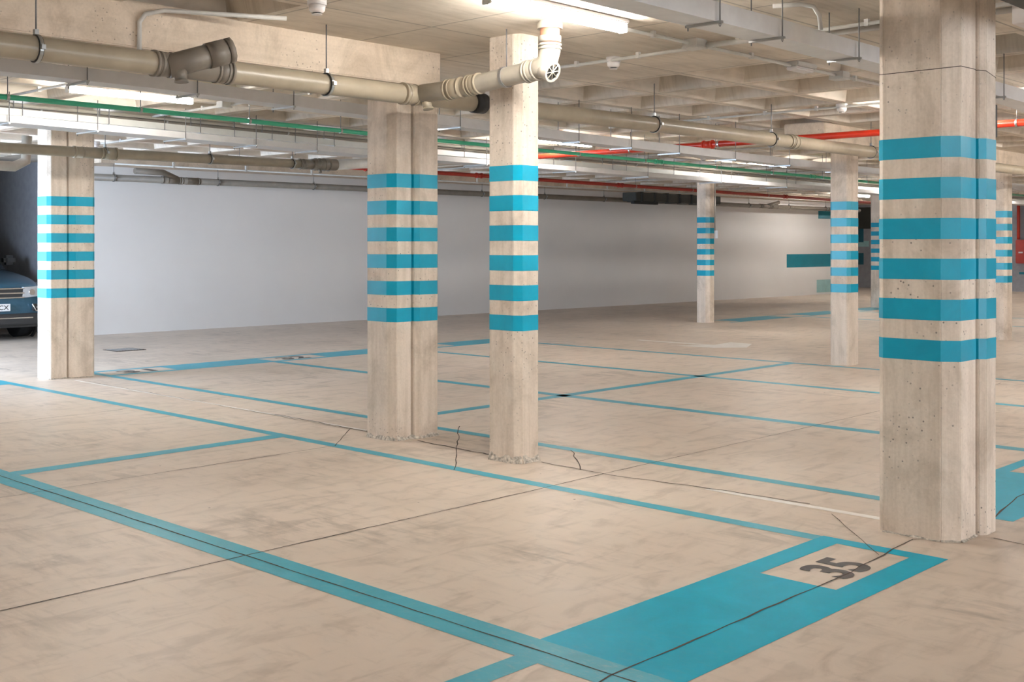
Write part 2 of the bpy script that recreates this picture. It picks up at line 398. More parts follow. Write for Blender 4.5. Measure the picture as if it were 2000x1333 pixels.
paint('kerb_line', [(5.825, 5.885, 2.76, 3.95)], M['white_floor'], label='bright white painted line')
paint('kerb_line', [(5.84, 5.87, 7.15, 12.1)], M['white_floor'], label='faint white line along the columns')
paint('direction_arrow', [[(14.30, 10.97), (14.30, 9.60), (14.42, 9.60), (14.42, 10.97)],
                          [(13.93, 9.95), (14.0, 9.35), (14.36, 9.02), (14.36, 9.60)], [(14.36, 9.60), (14.36, 9.02), (14.95, 9.30), (15.0, 9.70)]],
      M['white_floor'], label='worn white arrow painted on the lane')

def number(txt, x, y, h, wd, m, offset=0.018):
    c = bpy.data.curves.new('n', 'FONT'); c.body = txt; c.size = 1.0; c.offset = offset; c.align_x = 'LEFT'
    t = bpy.data.objects.new('n', c); COL.objects.link(t)
    dg = bpy.context.evaluated_depsgraph_get(); me = bpy.data.meshes.new_from_object(t.evaluated_get(dg))
    bpy.data.objects.remove(t)
    xs = [v.co.x for v in me.vertices]; ys = [v.co.y for v in me.vertices]
    for v in me.vertices:
        v.co = Vector((x+(v.co.x-min(xs))/(max(xs)-min(xs))*wd, y+(v.co.y-min(ys))/(max(ys)-min(ys))*h, 0.0018))
    me.materials.clear(); me.materials.append(m)
    o = bpy.data.objects.new('bay_number', me); COL.objects.link(o); o.parent = floor
    o['label'] = 'dark grey painted number ' + txt; return o
number('35', 4.68, 2.435, 0.245, 0.285, M['black_paint'], 0.03)
number('31', 6.57, 12.34, 0.28, 0.42, M['black_paint'], 0.03)
number('32', 8.77, 12.34, 0.28, 0.42, M['black_paint'], 0.03)

def crackline(pts, wd=0.007, jit=0.006, z=0.0024, name='saw_cut_joint', m=None, step=0.12, label=None):
    mb = MB(); P = []
    for a, b in zip(pts, pts[1:]):
        n = max(1, int((Vector(b)-Vector(a)).length/step))
        for k in range(n): P.append((Vector(a).lerp(Vector(b), k/n)))
    P.append(Vector(pts[-1]))
    L = []
    for i, p in enumerate(P):
        t = (P[min(i+1, len(P)-1)]-P[max(i-1, 0)]).normalized(); nn = Vector((-t.y, t.x))
        q = p+nn*random.uniform(-jit, jit); ww = wd*random.uniform(0.6, 1.3)/2
        L.append((mb.bm.verts.new((q.x+nn.x*ww, q.y+nn.y*ww, z)), mb.bm.verts.new((q.x-nn.x*ww, q.y-nn.y*ww, z))))
    for a, b in zip(L, L[1:]): mb.bm.faces.new((a[0], b[0], b[1], a[1]))
    return mb.build(name, m or M['crack'], floor, **({'label': label} if label else {}))
crackline([(3.095, 1.3), (3.095, 12.0)], 0.008, 0.003)
crackline([(-4, 4.67), (5.0, 4.675), (5.78, 4.69)], 0.007, 0.003)
crackline([(5.78, 4.69), (12.5, 4.73)], 0.006, 0.004)
crackline([(0.5, 6.78), (5.24, 6.765), (5.80, 7.30)], 0.007, 0.005)
crackline([(2.6, 2.42), (3.2, 2.475), (4.68, 2.47), (5.55, 2.53), (5.64, 2.45)], 0.008, 0.008)
crackline([(6.2, 2.40), (6.9, 2.52), (9, 2.53)], 0.010, 0.005)
crackline([(0, 9.55), (5.1, 9.63)], 0.006, 0.004)
crackline([(5.9, 9.66), (12, 9.7)], 0.005, 0.004)
crackline([(5.21, 5.47), (5.73, 5.99), (6.5, 6.77)], 0.007, 0.008)
crackline([(5.70, 4.93), (5.78, 4.88), (6.29, 5.40)], 0.008, 0.012)
crackline([(5.77, 3.09), (5.16, 2.52)], 0.005, 0.004)
crackline([(5.80, 7.0), (5.83, 7.4), (5.86, 8.4)], 0.012, 0.012)
crackline([(5.90, 3.3), (5.87, 3.97), (5.79, 4.6), (5.80, 5.25)], 0.010, 0.012)
crackline([(5.76, 5.62), (5.80, 6.5)], 0.016, 0.012, step=0.05)
crackline([(5.80, 7.32), (5.9, 12.0)], 0.006, 0.012)
crackline([(5.85, 2.25), (5.80, 1.9), (5.85, 0.5)], 0.008, 0.008)
# grey chipped stripe under the faint white line, and tape joint


# ---------------------------------------------------------------- columns
def offset_poly(poly, d):
    n = len(poly); out = []
    for i in range(n):
        p0, p1, p2 = Vector(poly[i-1]), Vector(poly[i]), Vector(poly[(i+1) % n])
        e1 = (p1-p0).normalized(); e2 = (p2-p1).normalized()
        n1 = Vector((e1.y, -e1.x)); n2 = Vector((e2.y, -e2.x)); b = (n1+n2); b = b/max(0.3, b.dot(n1)) if b.length > 1e-6 else n1
        out.append((p1.x+b.x*d, p1.y+b.y*d))
    return out
def chip(pts, base):
    """crumbled mortar along the foot of the visible faces"""
    mb = MB()
    for (a, b) in zip(pts, pts[1:]):
        a, b = Vector(a), Vector(b); n = max(2, int((b-a).length/0.012)); t = (b-a).normalized(); nn = Vector((t.y, -t.x))
        lo = []; hi = []
        for k in range(n+1):
            p = a.lerp(b, k/n)
            o_ = random.uniform(0.005, 0.011); z = base*(0.75+0.25*math.sin(k*0.55+a.x*9))*random.uniform(0.85, 1.1)
            lo.append(mb.bm.verts.new((p.x+nn.x*(o_+0.006), p.y+nn.y*(o_+0.006), 0.001)))
            hi.append((mb.bm.verts.new((p.x+nn.x*o_*0.7, p.y+nn.y*o_*0.7, z*0.6)), mb.bm.verts.new((p.x+nn.x*0.0008, p.y+nn.y*0.0008, z))))
        for k in range(n):
            mb.bm.faces.new((lo[k], lo[k+1], hi[k+1][0], hi[k][0])); mb.bm.faces.new((hi[k][0], hi[k+1][0], hi[k+1][1], hi[k][1]))
    return mb
def column(poly, label, ztop=ZC+0.01, chips=None, bands=6, seam=None):
    cx = sum(p[0] for p in poly)/len(poly); cy = sum(p[1] for p in poly)/len(poly)
    t = thing('concrete_column', (cx, cy, 0), label, 'column', 'banded concrete columns of the car park')
    sh = MB().prism(poly, 0, ztop)
    bmesh.ops.bevel(sh.bm, geom=[e for e in sh.bm.edges if abs(e.verts[0].co.z-e.verts[1].co.z) > 1], offset=0.004, segments=2, affect='EDGES')
    sh.build('shaft', M['col'], t)
    op = offset_poly(poly, 0.0012)
    for k in range(bands):
        z = 0.888+0.2018*k
        b = MB(); n = len(op); lo = [b.bm.verts.new((x, y, z)) for x, y in op]; hi = [b.bm.verts.new((x, y, z+0.104)) for x, y in op]
        for i in range(n): b.bm.faces.new((lo[i], lo[(i+1) % n], hi[(i+1) % n], hi[i]))
        b.build('painted_band', M['teal_col'], t)
    if chips: chip(chips[0], chips[1]).build('mortar_foot', M['mortar'], t)
    if seam:
        s_ = MB()
        for z in seam:
            o2 = offset_poly(poly, 0.0008); n = len(o2)
            lo = [s_.bm.verts.new((x, y, z+0.02*math.sin(x*9))) for x, y in o2]; hi = [s_.bm.verts.new((x, y, z+0.004+0.02*math.sin(x*9))) for x, y in o2]
            for i in range(n): s_.bm.faces.new((lo[i], lo[(i+1) % n], hi[(i+1) % n], hi[i]))
        s_.build('formwork_seam', M['crack'], t)
    return t
def double(x0, y0, y1, xa, xb, xc, ch=0.035, st=0.045, gap=True):
    """two half columns side by side: left face x0 (y0..y1), corner chamfer, front y0, joint step at xa-xb, second front to xc"""
    return [(x0, y0+ch+0.01), (x0+ch+0.03, y0), (xa, y0), (xa+0.008, y0+0.012), (xb-0.008, y0-st+0.006), (xb, y0-st), (xc-0.03, y0-st), (xc, y0-st+0.03),
            (xc, y1-0.03), (xc-0.03, y1), (x0+0.03, y1), (x0, y1-0.03)]
P_near = [(5.60, 2.37), (5.640, 2.325), (5.842, 2.325), (5.850, 2.325), (5.880, 2.290), (6.000, 2.290), (6.031, 2.315), (6.031, 2.715), (6.0, 2.745), (5.635, 2.745), (5.60, 2.712)]
P_near = [(5.60, 2.412), (5.655, 2.335), (5.840, 2.335), (5.844, 2.365), (5.853, 2.365), (5.858, 2.328), (5.885, 2.300), (6.010, 2.300), (6.038, 2.325), (6.038, 2.715), (6.0, 2.750), (5.635, 2.750), (5.60, 2.712)]
P_thin = [(5.64, 5.354), (5.675, 5.300), (5.830, 5.300), (5.856, 5.325), (5.856, 5.565), (5.83, 5.60), (5.67, 5.60), (5.64, 5.575)]
P_cen = [(5.66, 6.681), (5.690, 6.60), (5.834, 6.60), (5.839, 6.635), (5.849, 6.635), (5.855, 6.592), (5.885, 6.56), (6.062, 6.56), (6.092, 6.585), (6.092, 6.90), (6.06, 6.935), (5.69, 6.935), (5.66, 6.905)]
P_left = [(5.68, 12.408), (5.71, 12.36), (5.885, 12.36), (5.890, 12.40), (5.902, 12.40), (5.908, 12.358), (5.965, 12.315), (6.165, 12.315), (6.195, 12.34), (6.195, 12.62), (6.16, 12.655), (5.71, 12.655), (5.68, 12.63)]
P_1620 = [(13.05, 6.79), (13.10, 6.76), (13.29, 6.76), (13.32, 6.785), (13.32, 6.99), (13.29, 7.02), (13.08, 7.02), (13.05, 6.99)]
P_1360 = [(18.45, 12.49), (18.52, 12.44), (18.66, 12.44), (18.69, 12.47), (18.69, 12.68), (18.66, 12.71), (18.48, 12.71), (18.45, 12.68)]
P_1951 = [(18.24, 6.86), (18.28, 6.82), (18.48, 6.82), (18.51, 6.85), (18.51, 7.02), (18.48, 7.05), (18.27, 7.05), (18.24, 7.02)]
P_1700 = [(25.7, 12.50), (25.73, 12.47), (26.0, 12.47), (26.03, 12.5), (26.03, 12.74), (26.0, 12.77), (25.73, 12.77), (25.7, 12.74)]
column(P_near, 'large double concrete column with glossy teal bands standing right behind the painted number 35', seam=[2.33], chips=([(5.60, 2.712), (5.60, 2.412), (5.655, 2.335), (5.842, 2.335)], 0.010))
column(P_thin, 'slim concrete column with a drain elbow crossing its top and broken mortar at its foot', chips=([(5.64, 5.575), (5.64, 5.354), (5.675, 5.300), (5.830, 5.300), (5.856, 5.325)], 0.055))
column(P_cen, 'wide double concrete column under the end of the deep ceiling beam', chips=([(5.66, 6.905), (5.66, 6.681), (5.690, 6.60), (5.834, 6.60), (5.885, 6.56), (6.062, 6.56), (6.092, 6.585)], 0.035))
column(P_left, 'double concrete column at far left, hiding part of the parked blue car', chips=([(5.68, 12.408), (5.71, 12.36), (5.885, 12.36), (5.965, 12.315), (6.165, 12.315)], 0.012))
column(P_1620, 'concrete column left of the large one, in front of the teal bar on the white wall', ztop=2.70)
c1360 = column(P_1360, 'small distant column beside the dark wall duct, with a white conduit and switch box on it')
column(P_1951, 'distant column peeking out right of the large column')
column(P_1700, 'farthest visible column, half hidden between two nearer columns')
MB().tube([(18.715, 12.455, 1.72), (18.715, 12.455, 2.87)], 0.014, 10).build('conduit', M['conduit'], c1360)
MB().box(18.66, 18.78, 12.36, 12.44, 1.60, 1.75, 0.006).build('switch_box', M['plastic'], c1360)

# ---------------------------------------------------------------- pipes running along the garage
def hanger(parent, x, y, z, r, zt=ZC, m='rubber'):
    h = MB().ring((x, y, z), (1, 0, 0), r+0.0005, r+0.007, 0.026).build('clamp', M[m], parent)
    MB().ring((x, y, z), (1, 0, 0), r+0.0075, r+0.010, 0.018).box(x-0.011, x+0.011, y-0.012, y+0.012, z+r+0.008, z+r+0.035).box(x-0.011, x+0.011, y-r-0.028, y-r-0.008, z-0.012, z+0.012).build('steel_strap', M['steel'], h)
    MB().tube([(x, y, z+r+0.03), (x, y, zt)], 0.0045, 8).build('rod', M['rod'], h)
def socket(mb, a, d, r, ln, k=1.0):
    """bell socket with raised collars"""
    a = Vector(a); d = Vector(d).normalized()
    mb.tube([a, a+d*ln], r*1.07, 24)
    for t, e in ((0.04, 1.16), (0.30, 1.12), (0.92, 1.13)): mb.tube([a+d*(ln*t-0.006), a+d*(ln*t+0.010)], r*e*k, 24)
# main drain P1/P2
yM = 6.0
t = thing('drain_pipe', (5.5, yM, 2.5), 'large beige drain pipe crossing in front of the deep beam with a capped branch', 'pipe')
R1_ = 0.066
MB().tube([(-6.3, 6.0, 2.487), (3.45, 6.0, 2.494), (6.6, 6.02, 2.50), (8.2, 6.1, 2.522), (13.3, 6.2, 2.535), (24, 6.25, 2.56), (37.8, 6.25, 2.60)], R1_, 28).build('pipe', M['pvc'], t)
for x, y, z in ((0.2, 6.0, 2.489), (2.69, 6.0, 2.493), (4.58, 6.0, 2.496), (6.42, 6.02, 2.50), (8.22, 6.1, 2.522), (10.23, 6.14, 2.528), (12.48, 6.19, 2.534), (15, 6.21, 2.54)):
    hanger(t, x, y, z, R1_)
f = MB(); socket(f, (3.36, 6.0, 2.494), (1, 0, 0), R1_, 0.12); socket(f, (3.86, 6.0, 2.495), (-1, 0, 0), R1_, 0.10)
f.tube([(3.40, 6.0, 2.494), (3.86, 6.0, 2.495)], R1_*1.05, 24)
f.tube([(3.44, 5.985, 2.48), (3.72, 5.90, 2.58)], R1_*1.04, 24)      # short inclined inspection branch
f.tube([(3.66, 5.918, 2.559), (3.76, 5.888, 2.594)], R1_*1.13, 24)
f.tube([(3.50, 5.95, 2.475), (3.50, 5.93, 2.395)], [0.042, 0.034], 20)
f.tube([(3.50, 5.93, 2.402), (3.50, 5.929, 2.392)], 0.040, 20)
fo = f.build('branch_fitting', M['pvc_dark'], t)
MB().tube([(3.755, 5.889, 2.592), (3.768, 5.885, 2.597)], R1_*1.05, 24).tube([(3.77, 5.885, 2.598), (3.80, 5.876, 2.608)], R1_*1.16, 10).build('screw_cap', M['pvc_dark'], fo)
f = MB(); socket(f, (5.22, 6.0, 2.498), (1, 0, 0), R1_, 0.12); f.build('coupling', M['pvc'], t)
f = MB(); socket(f, (6.50, 6.018, 2.50), (-1, 0, 0), R1_, 0.06); f.build('coupling', M['pvc'], t)
f = MB(); socket(f, (10.55, 6.146, 2.529), (1, 0, 0), R1_, 0.16); f.ring((10.62, 6.147, 2.53), (1, 0, 0), R1_, R1_*1.2, 0.012); f.build('coupling', M['pvc'], t)
MB().tube([(5.38, 5.94, 2.46), (5.38, 5.91, 2.405)], [0.036, 0.03], 18).tube([(5.38, 5.912, 2.408), (5.38, 5.909, 2.396)], 0.036, 18).build('drain_nozzle', M['pvc'], t)

MB().tube([(5.90, 6.005, 2.499), (6.01, 6.007, 2.4992)], R1_*1.13, 24).build('dark_band', M['rubber'], t)  # short dark band around the pipe

# branch with elbow and riser through the slab
t = thing('drain_branch', (5.46, 5.0, 2.56), 'pale beige branch pipe rising through an elbow into the ceiling at the slim column', 'pipe')
A_, B_, C_, D_ = Vector((5.36, 5.955, 2.505)), Vector((5.475, 5.70, 2.530)), Vector((5.485, 5.02, 2.585)), Vector((5.485, 4.885, 2.685))
MB().tube([A_, B_, C_, (5.485, 4.965, 2.595)], 0.064, 26).build('pipe', M['pvc_light'], t)
f = MB(); socket(f, (5.44, 5.78, 2.522), (0.13, -1, 0.08), 0.064, 0.13); socket(f, (5.472, 5.60, 2.538), (0.02, -1, 0.08), 0.064, 0.10); f.build('coupling', M['pvc'], t)
f = MB(); socket(f, (5.485, 5.08, 2.580), (0, -1, 0.08), 0.064, 0.09)
f.tube([(5.485, 5.02, 2.585), (5.485, 4.95, 2.595), (5.485, 4.905, 2.630), (5.485, 4.886, 2.69), (5.485, 4.884, 2.74)], 0.067, 26)
f.tube([(5.485, 4.95, 2.592), (5.485, 4.872, 2.560)], 0.062, 26)
f.tube([(5.485, 4.886, 2.70), (5.485, 4.886, 2.712)], 0.074, 26); f.tube([(5.485, 4.886, 2.722), (5.485, 4.886, 2.735)], 0.074, 26)
f.tube([(5.485, 4.886, 2.745), (5.485, 4.886, 2.785)], 0.072, 26)
el = f.build('elbow', M['pvc_light'], t)
# slotted end cap, facing forward and down
cc = Vector((5.485, 4.868, 2.558)); dd = Vector((0.0, -0.92, -0.39)).normalized()
cp = MB().ring(cc, dd, 0.052, 0.066, 0.018, 28)
nn = dd.cross(Vector((0, 0, 1))).normalized(); mm = dd.cross(nn)
for k in range(4):
    a = math.pi*k/4+0.25; v = nn*math.cos(a)+mm*math.sin(a)
    cp.tube([cc+dd*0.006-v*0.055, cc+dd*0.006+v*0.055], 0.0035, 6)
cp.tube([cc, cc+dd*0.009], 0.009, 12)
cpo = cp.build('slotted_cap', M['pvc_light'], el)
MB().tube([cc-dd*0.004, cc+dd*0.001], 0.052, 24).build('cap_recess', M['plastic_dark'], cpo)
MB().tube([(5.485, 4.886, 2.735), (5.485, 4.886, 2.86)], 0.062, 26).build('riser', M['terracotta'], t)
MB().ring((5.485, 4.886, 2.848), (0, 0, 1), 0.055, 0.080, 0.035, 30).ring((5.485, 4.886, 2.872), (0, 0, 1), 0.055, 0.072, 0.02, 30).build('collar', M['pvc_light'], t)
h = MB().ring((5.484, 5.27, 2.564), (0, 1, -0.08), 0.0645, 0.071, 0.024).build('clamp', M['steel'], t)
MB().tube([(5.484, 5.265, 2.63), (5.484, 5.265, ZC)], 0.0045, 8).build('rod', M['rod'], h)

# second drain line in front of the far-left column
t = thing('drain_pipe', (6.0, 11.75, 2.45), 'beige drain pipe passing in front of the far-left column below the trays', 'pipe')
MB().tube([(-6.3, 11.75, 2.43), (5.6, 11.75, 2.447), (8.6, 11.75, 2.468)], 0.055, 24).build('pipe', M['pvc'], t)
f = MB(); socket(f, (5.66, 11.75, 2.448), (1, 0, 0), 0.055, 0.34); f.tube([(6.0, 11.75, 2.449), (6.12, 11.75, 2.45)], 0.066, 24)
f.ring((6.14, 11.75, 2.45), (1, 0, 0), 0.05, 0.072, 0.015); f.build('coupling', M['pvc'], t)
f = MB(); socket(f, (8.55, 11.75, 2.468), (1, 0, 0), 0.058, 0.22); f.tube([(8.75, 11.75, 2.47), (9.12, 11.76, 2.485)], 0.074, 24)
for x in (8.80, 8.86, 8.93, 9.0): f.ring((x, 11.755, 2.475), (1, 0, 0), 0.06, 0.080, 0.014)
f.tube([(8.84, 11.72, 2.43), (8.84, 11.70, 2.37)], 0.02, 12)
f.build('branch_fitting', M['pvc_dark'], t)
MB().tube([(9.08, 11.757, 2.484), (9.6, 11.8, 2.53), (10.6, 11.9, 2.60), (11.4, 11.95, 2.66), (11.5, 11.96, 2.87)], 0.066, 24).build('grey_end_pipe', M['conduit'], t)
for x in (0.5, 2.5, 4.45, 6.02, 7.3, 8.45): hanger(t, x, 11.75, 2.44+0.003*x, 0.055)

# third drain line along the white wall
t = thing('drain_pipe', (14, 17.35, 2.54), 'brown drain pipe running along the top of the white wall', 'pipe')
MB().tube([(8.6, 17.35, 2.541), (20, 17.05, 2.541), (33, 16.75, 2.535)], 0.055, 20).build('pipe', M['pvc_dark'], t)
def y4(x): return 17.35 - 0.30*(x-8.6)/11.4 if x < 20 else 17.05-0.3*(x-20)/13
f = MB()
socket(f, (9.85, y4(9.85), 2.541), (1, -0.02, 0), 0.056, 0.35); socket(f, (10.2, y4(10.2), 2.541), (1, -0.02, 0), 0.056, 0.35)
f.tube([(10.15, y4(10), 2.56), (9.85, y4(10)-0.05, 2.66), (9.35, y4(10)-0.05, 2.665)], 0.05, 16)
f.build('branch_fitting', M['pvc_dark'], t)
f = MB(); socket(f, (27.5, y4(27.5), 2.541), (1, -0.02, 0), 0.056, 0.5); socket(f, (28.0, y4(28.0), 2.541), (1, -0.02, 0), 0.056, 0.4)
f.tube([(27.9, y4(28), 2.56), (28.4, y4(28)-0.05, 2.66)], 0.05, 16)
f.build('branch_fitting', M['pvc_dark'], t)
for x in (9.03, 10.9, 12.87, 14.9, 17.1, 19.0, 21.0, 23.0, 25.0, 27, 29, 31): hanger(t, x, y4(x), 2.541, 0.055, 2.80)

t = thing('drain_pipe', (4, 14.8, 2.49), 'short beige pipe disappearing behind the far-left column', 'pipe')
MB().tube([(-6.3, 14.8, 2.56), (5.9, 14.8, 2.475), (6.35, 14.8, 2.47), (6.5, 14.8, 2.55), (6.52, 14.8, 2.87)], 0.065, 22).build('pipe', M['pvc_light'], t)
for x in (2.6, 5.35): hanger(t, x, 14.8, 2.56-0.0068*(x+6), 0.065)

# green pipe, red pipes
def line_pipe(name, label, pts, r, m, hang, cat='pipe', coup=(), group=None, zt=ZC):
    c = pts[len(pts)//2]; t = thing(name, c, label, cat, group)
    MB().tube(pts, r, 16).build('pipe', M[m], t)
    def at(s, ax):
        for a, b in zip(pts, pts[1:]):
            lo, hi = min(a[ax], b[ax]), max(a[ax], b[ax])
            if lo <= s <= hi: return Vector(a).lerp(Vector(b), (s-a[ax])/(b[ax]-a[ax]))
        return Vector(pts[-1])
    ax = 0 if abs(pts[0][0]-pts[-1][0]) > abs(pts[0][1]-pts[-1][1]) else 1
    d = (1, 0, 0) if ax == 0 else (0, 1, 0)
    for s in hang:
        p = at(s, ax)
        h = MB().ring(p, d, r, r+0.006, 0.02, 16).build('clamp', M['steel'], t)
        MB().tube([(p.x, p.y, p.z+r), (p.x, p.y, zt)], 0.0038, 6).build('rod', M['rod'], h)
    for s in coup:
        p = at(s, ax); v = Vector(d)
        MB().tube([p-v*0.06, p+v*0.06], r*1.22, 16).tube([p-v*0.07, p-v*0.05], r*1.45, 16).tube([p+v*0.05, p+v*0.07], r*1.45, 16).build('coupling', M[m], t)
    return t
line_pipe('water_pipe', 'bright green water pipe slung below the ceiling from left to centre', [(-6.3, 8.97, 2.625), (5.0, 8.97, 2.601), (7.6, 8.97, 2.57), (18, 9.0, 2.52), (37.8, 9.0, 2.50)], 0.021, 'green',
          (1.6, 2.7, 3.8, 4.91, 5.98, 7.02, 8.2, 9.4, 10.6, 11.9, 13.52, 15, 16.5, 18), coup=(12.2, 16.2))
line_pipe('water_pipe', 'thin green pipe ending behind the far-left column', [(-6.3, 13.0, 2.60), (6.3, 13.0, 2.585), (6.4, 13.0, 2.87)], 0.018, 'green', (2.2, 4.9))
line_pipe('sprinkler_pipe', 'dull red pipe running lengthwise towards the far end', [(5, 14.5, 2.70), (13.5, 14.5, 2.70), (22, 14.5, 2.658), (37.8, 14.5, 2.57)], 0.034, 'red_dark',
          (9.5, 12.6, 15.9, 18.9, 20.9, 24, 27), coup=(11.9, 14.4, 14.9, 18.4, 24.8))
line_pipe('sprinkler_pipe', 'bright red pipe crossing the garage above the large beige drain', [(11.5, 10.58, 2.87), (11.5, 10.56, 2.70), (11.5, 10.48, 2.652), (11.5, 6, 2.650), (11.5, -9.9, 2.63)], 0.036, 'red', (8.9, 7.6, 6.9, 5.4, 4.2, 2.0), coup=(7.75, 3.0))
line_pipe('service_pipe', 'thin grey-brown pipe hung above the pale cable trays', [(-6.3, 11.5, 2.835), (6.3, 11.5, 2.82), (10.6, 11.5, 2.79), (37.8, 11.5, 2.70)], 0.025, 'pvc_dark', (3.0, 5.2, 6.6, 8.2, 10, 12, 15, 18))
line_pipe('service_pipe', 'slim pale pipe fixed beside the grey-brown one', [(-6.3, 11.42, 2.855), (6.3, 11.42, 2.845), (11, 11.42, 2.81), (37.8, 11.42, 2.74)], 0.022, 'pvc_light', (2.2, 4.6, 7.4, 9.4, 11, 14))

# ---------------------------------------------------------------- cable trays
def tray(label, y0, wd, ht, pts, m, hangs, bar_side=0.06, rod_y=None):
    """open channel running along X; pts = [(x, z of underside)]"""
    t = thing('cable_tray', (pts[0][0]*0.5+pts[-1][0]*0.5, y0, pts[0][1]), label, 'cable tray', 'cable trays under the ceiling')
    b = MB(); e = 0.003
    prof = [(0, 0), (wd, 0), (wd, ht), (wd-0.012, ht), (wd-0.012, ht-e), (wd-e, ht-e), (wd-e, e), (e, e), (e, ht-e), (0.012, ht-e), (0.012, ht), (0, ht)]
    rings = [[b.bm.verts.new((x, y0+py, z+pz)) for py, pz in prof] for x, z in pts]; n = len(prof)
    for r0, r1 in zip(rings, rings[1:]):
        for i in range(n): b.bm.faces.new((r0[i], r0[(i+1) % n], r1[(i+1) % n], r1[i]))
    b.bm.faces.new(rings[0]); b.bm.faces.new(rings[-1][::-1])
    b.build('channel', M[m], t)
    def zz(x):
        for (xa, za), (xb, zb) in zip(pts, pts[1:]):
            if xa <= x <= xb: return za+(zb-za)*(x-xa)/(xb-xa)
        return pts[-1][1]
    for x in hangs:
        z = zz(x)
        h = MB().box(x-0.010, x+0.010, y0-0.035, y0+wd+bar_side, z-0.014, z-0.001).build('trapeze_bar', M['steel'], t)
        MB().tube([(x, y0-0.022, z-0.03), (x, y0-0.022, ZC)], 0.0042, 6).build('rod', M['rod'], h)
        MB().tube([(x, y0+wd+bar_side-0.012, z-0.03), (x, y0+wd+bar_side-0.012, ZC)], 0.0042, 6).build('rod', M['rod'], h)
        MB().tube([(x, y0-0.022, z-0.024), (x, y0-0.022, z-0.014)], 0.009, 6).build('nut', M['steel'], h)
    # cables lying in it
    cb = MB()
    for k in range(3):
        yy = y0+wd*(0.25+0.25*k)
        cb.tube([(x, yy, z+0.012+0.004*k) for x, z in pts], 0.008, 8)
    cb.build('cables', M['plastic_dark'], t, kind='stuff')
    return t
tray('broad grey cable tray near the large column, hung on trapeze bars', 3.30, 0.185, 0.10, [(-6.3, 2.60), (5.6, 2.597), (9.2, 2.563), (11.0, 2.50), (37.8, 2.46)], 'tray', (3.7, 4.97, 5.575, 6.455, 7.4, 8.72, 10.2, 12), 0.0)
tray('grey cable tray just behind the deep beam', 7.33, 0.20, 0.085, [(-6.3, 2.575), (4.1, 2.551), (5.9, 2.518), (8.4, 2.478), (11.2, 2.455), (13.6, 2.44), (37.8, 2.38)], 'tray_mid', (2.2, 3.62, 4.44, 5.27, 7.03, 7.8, 8.63, 9.46, 10.3, 11.4, 12.6, 14))
tray('cream cable tray with white lip, upper of the far pair', 11.20, 0.13, 0.067, [(-6.3, 2.74), (4.8, 2.718), (9.2, 2.664), (12.4, 2.643), (21.6, 2.61), (37.8, 2.57)], 'tray_white', (3.7, 4.88, 5.77, 6.83, 7.76, 8.65, 10.2, 11.9, 14.0, 15.6, 17.3, 19.5))
tray('wide grey cable tray, lower of the far pair', 10.75, 0.35, 0.065, [(-6.3, 2.63), (4.55, 2.60), (8.7, 2.538), (14, 2.52), (37.8, 2.48)], 'tray_mid', (3.5, 4.56, 5.42, 6.38, 7.24, 8.06, 9.3, 10.8, 12.6, 14.3, 16.3, 18.4))

# ---------------------------------------------------------------- conduits, boxes, detectors
def conduit(label, pts, clips=(), r=0.0115, boxes=()):
    t = thing('conduit', pts[len(pts)//2], label, 'conduit', 'surface conduits on the ceiling')
    MB().tube(pts, r, 10).build('tube', M['conduit'], t)
    for p in clips:
        MB().box(p[0]-0.014, p[0]+0.014, p[1]-0.014, p[1]+0.014, p[2]-0.016, ZC).build('clip', M['conduit'], t)
    return t
zc = ZC-0.028
conduit('pale conduit reaching from the slim column to the large column past a smoke detector', [(6.82, 7.0, zc), (6.82, 5.5, zc), (6.80, 4.2, zc), (6.8, 2.0, zc)], [(6.82, 5.8, zc), (6.81, 5.2, zc), (6.8, 4.25, zc), (6.8, 3.4, zc)], 0.013)
conduit('thicker pale conduit leaving the junction box towards the large column', [(6.72, 4.55, zc-0.01), (6.75, 4.2, zc-0.01), (6.95, 3.8, zc), (7.0, 2.2, zc)], [(6.74, 4.3, zc)], 0.019)
conduit('pale conduit running across the coffers to the farther smoke detector', [(10.7, 8.6, zc), (10.7, 4.4, zc)], [(10.7, y, zc) for y in (8.0, 7.2, 6.5, 5.9, 5.0)], 0.012)
conduit('conduit feeding the nearest tube light along the flat slab', [(5.9, 4.61, zc), (6.6, 4.61, zc), (7.2, 4.61, zc), (9.9, 4.61, zc)], [(6.2, 4.61, zc), (7.4, 4.61, zc), (8.3, 4.61, zc), (9.0, 4.61, zc)], 0.012)
conduit('conduit above the left tube light going towards the wall', [(4.6, 7.2, zc), (4.6, 11.2, zc)], [(4.6, y, zc) for y in (8.4, 9.4, 10.2)])
conduit('double-bent conduit beside the junction box right of the left tube light', [(6.38, 8.2, zc), (6.38, 12.2, zc)], [(6.38, y, zc) for y in (8.6, 9.3, 10.4, 11.2)], 0.014)
conduit('conduit beyond the far-left column at the ceiling', [(7.6, 12.6, zc), (7.6, 16.0, zc)], [(7.6, y, zc) for y in (13.2, 14.4, 15.4)], 0.014)
conduit('conduit left of the wide double column crossing the coffers', [(9.3, 8.4, zc), (9.3, 12.8, zc)], [(9.3, y, zc) for y in (8.9, 9.8, 11.0)], 0.014)
conduit('conduit over the middle of the far coffers', [(14.4, 8.6, zc), (14.4, 16.0, zc)], [(14.4, y, zc) for y in (9.6, 11, 12.6)], 0.014)
conduit('conduit high beside the small distant column', [(19.8, 8.6, zc), (19.8, 16.0, zc)], [(19.8, y, zc) for y in (10, 12, 14)], 0.014)
conduit('long conduit clipped along the top of the white wall', [(8.9, 17.05, 2.745), (33, 16.3, 2.745)], [(9.9+1.35*k, 17.05-0.031*(1.35*k+1), 2.745) for k in range(12)], 0.013)
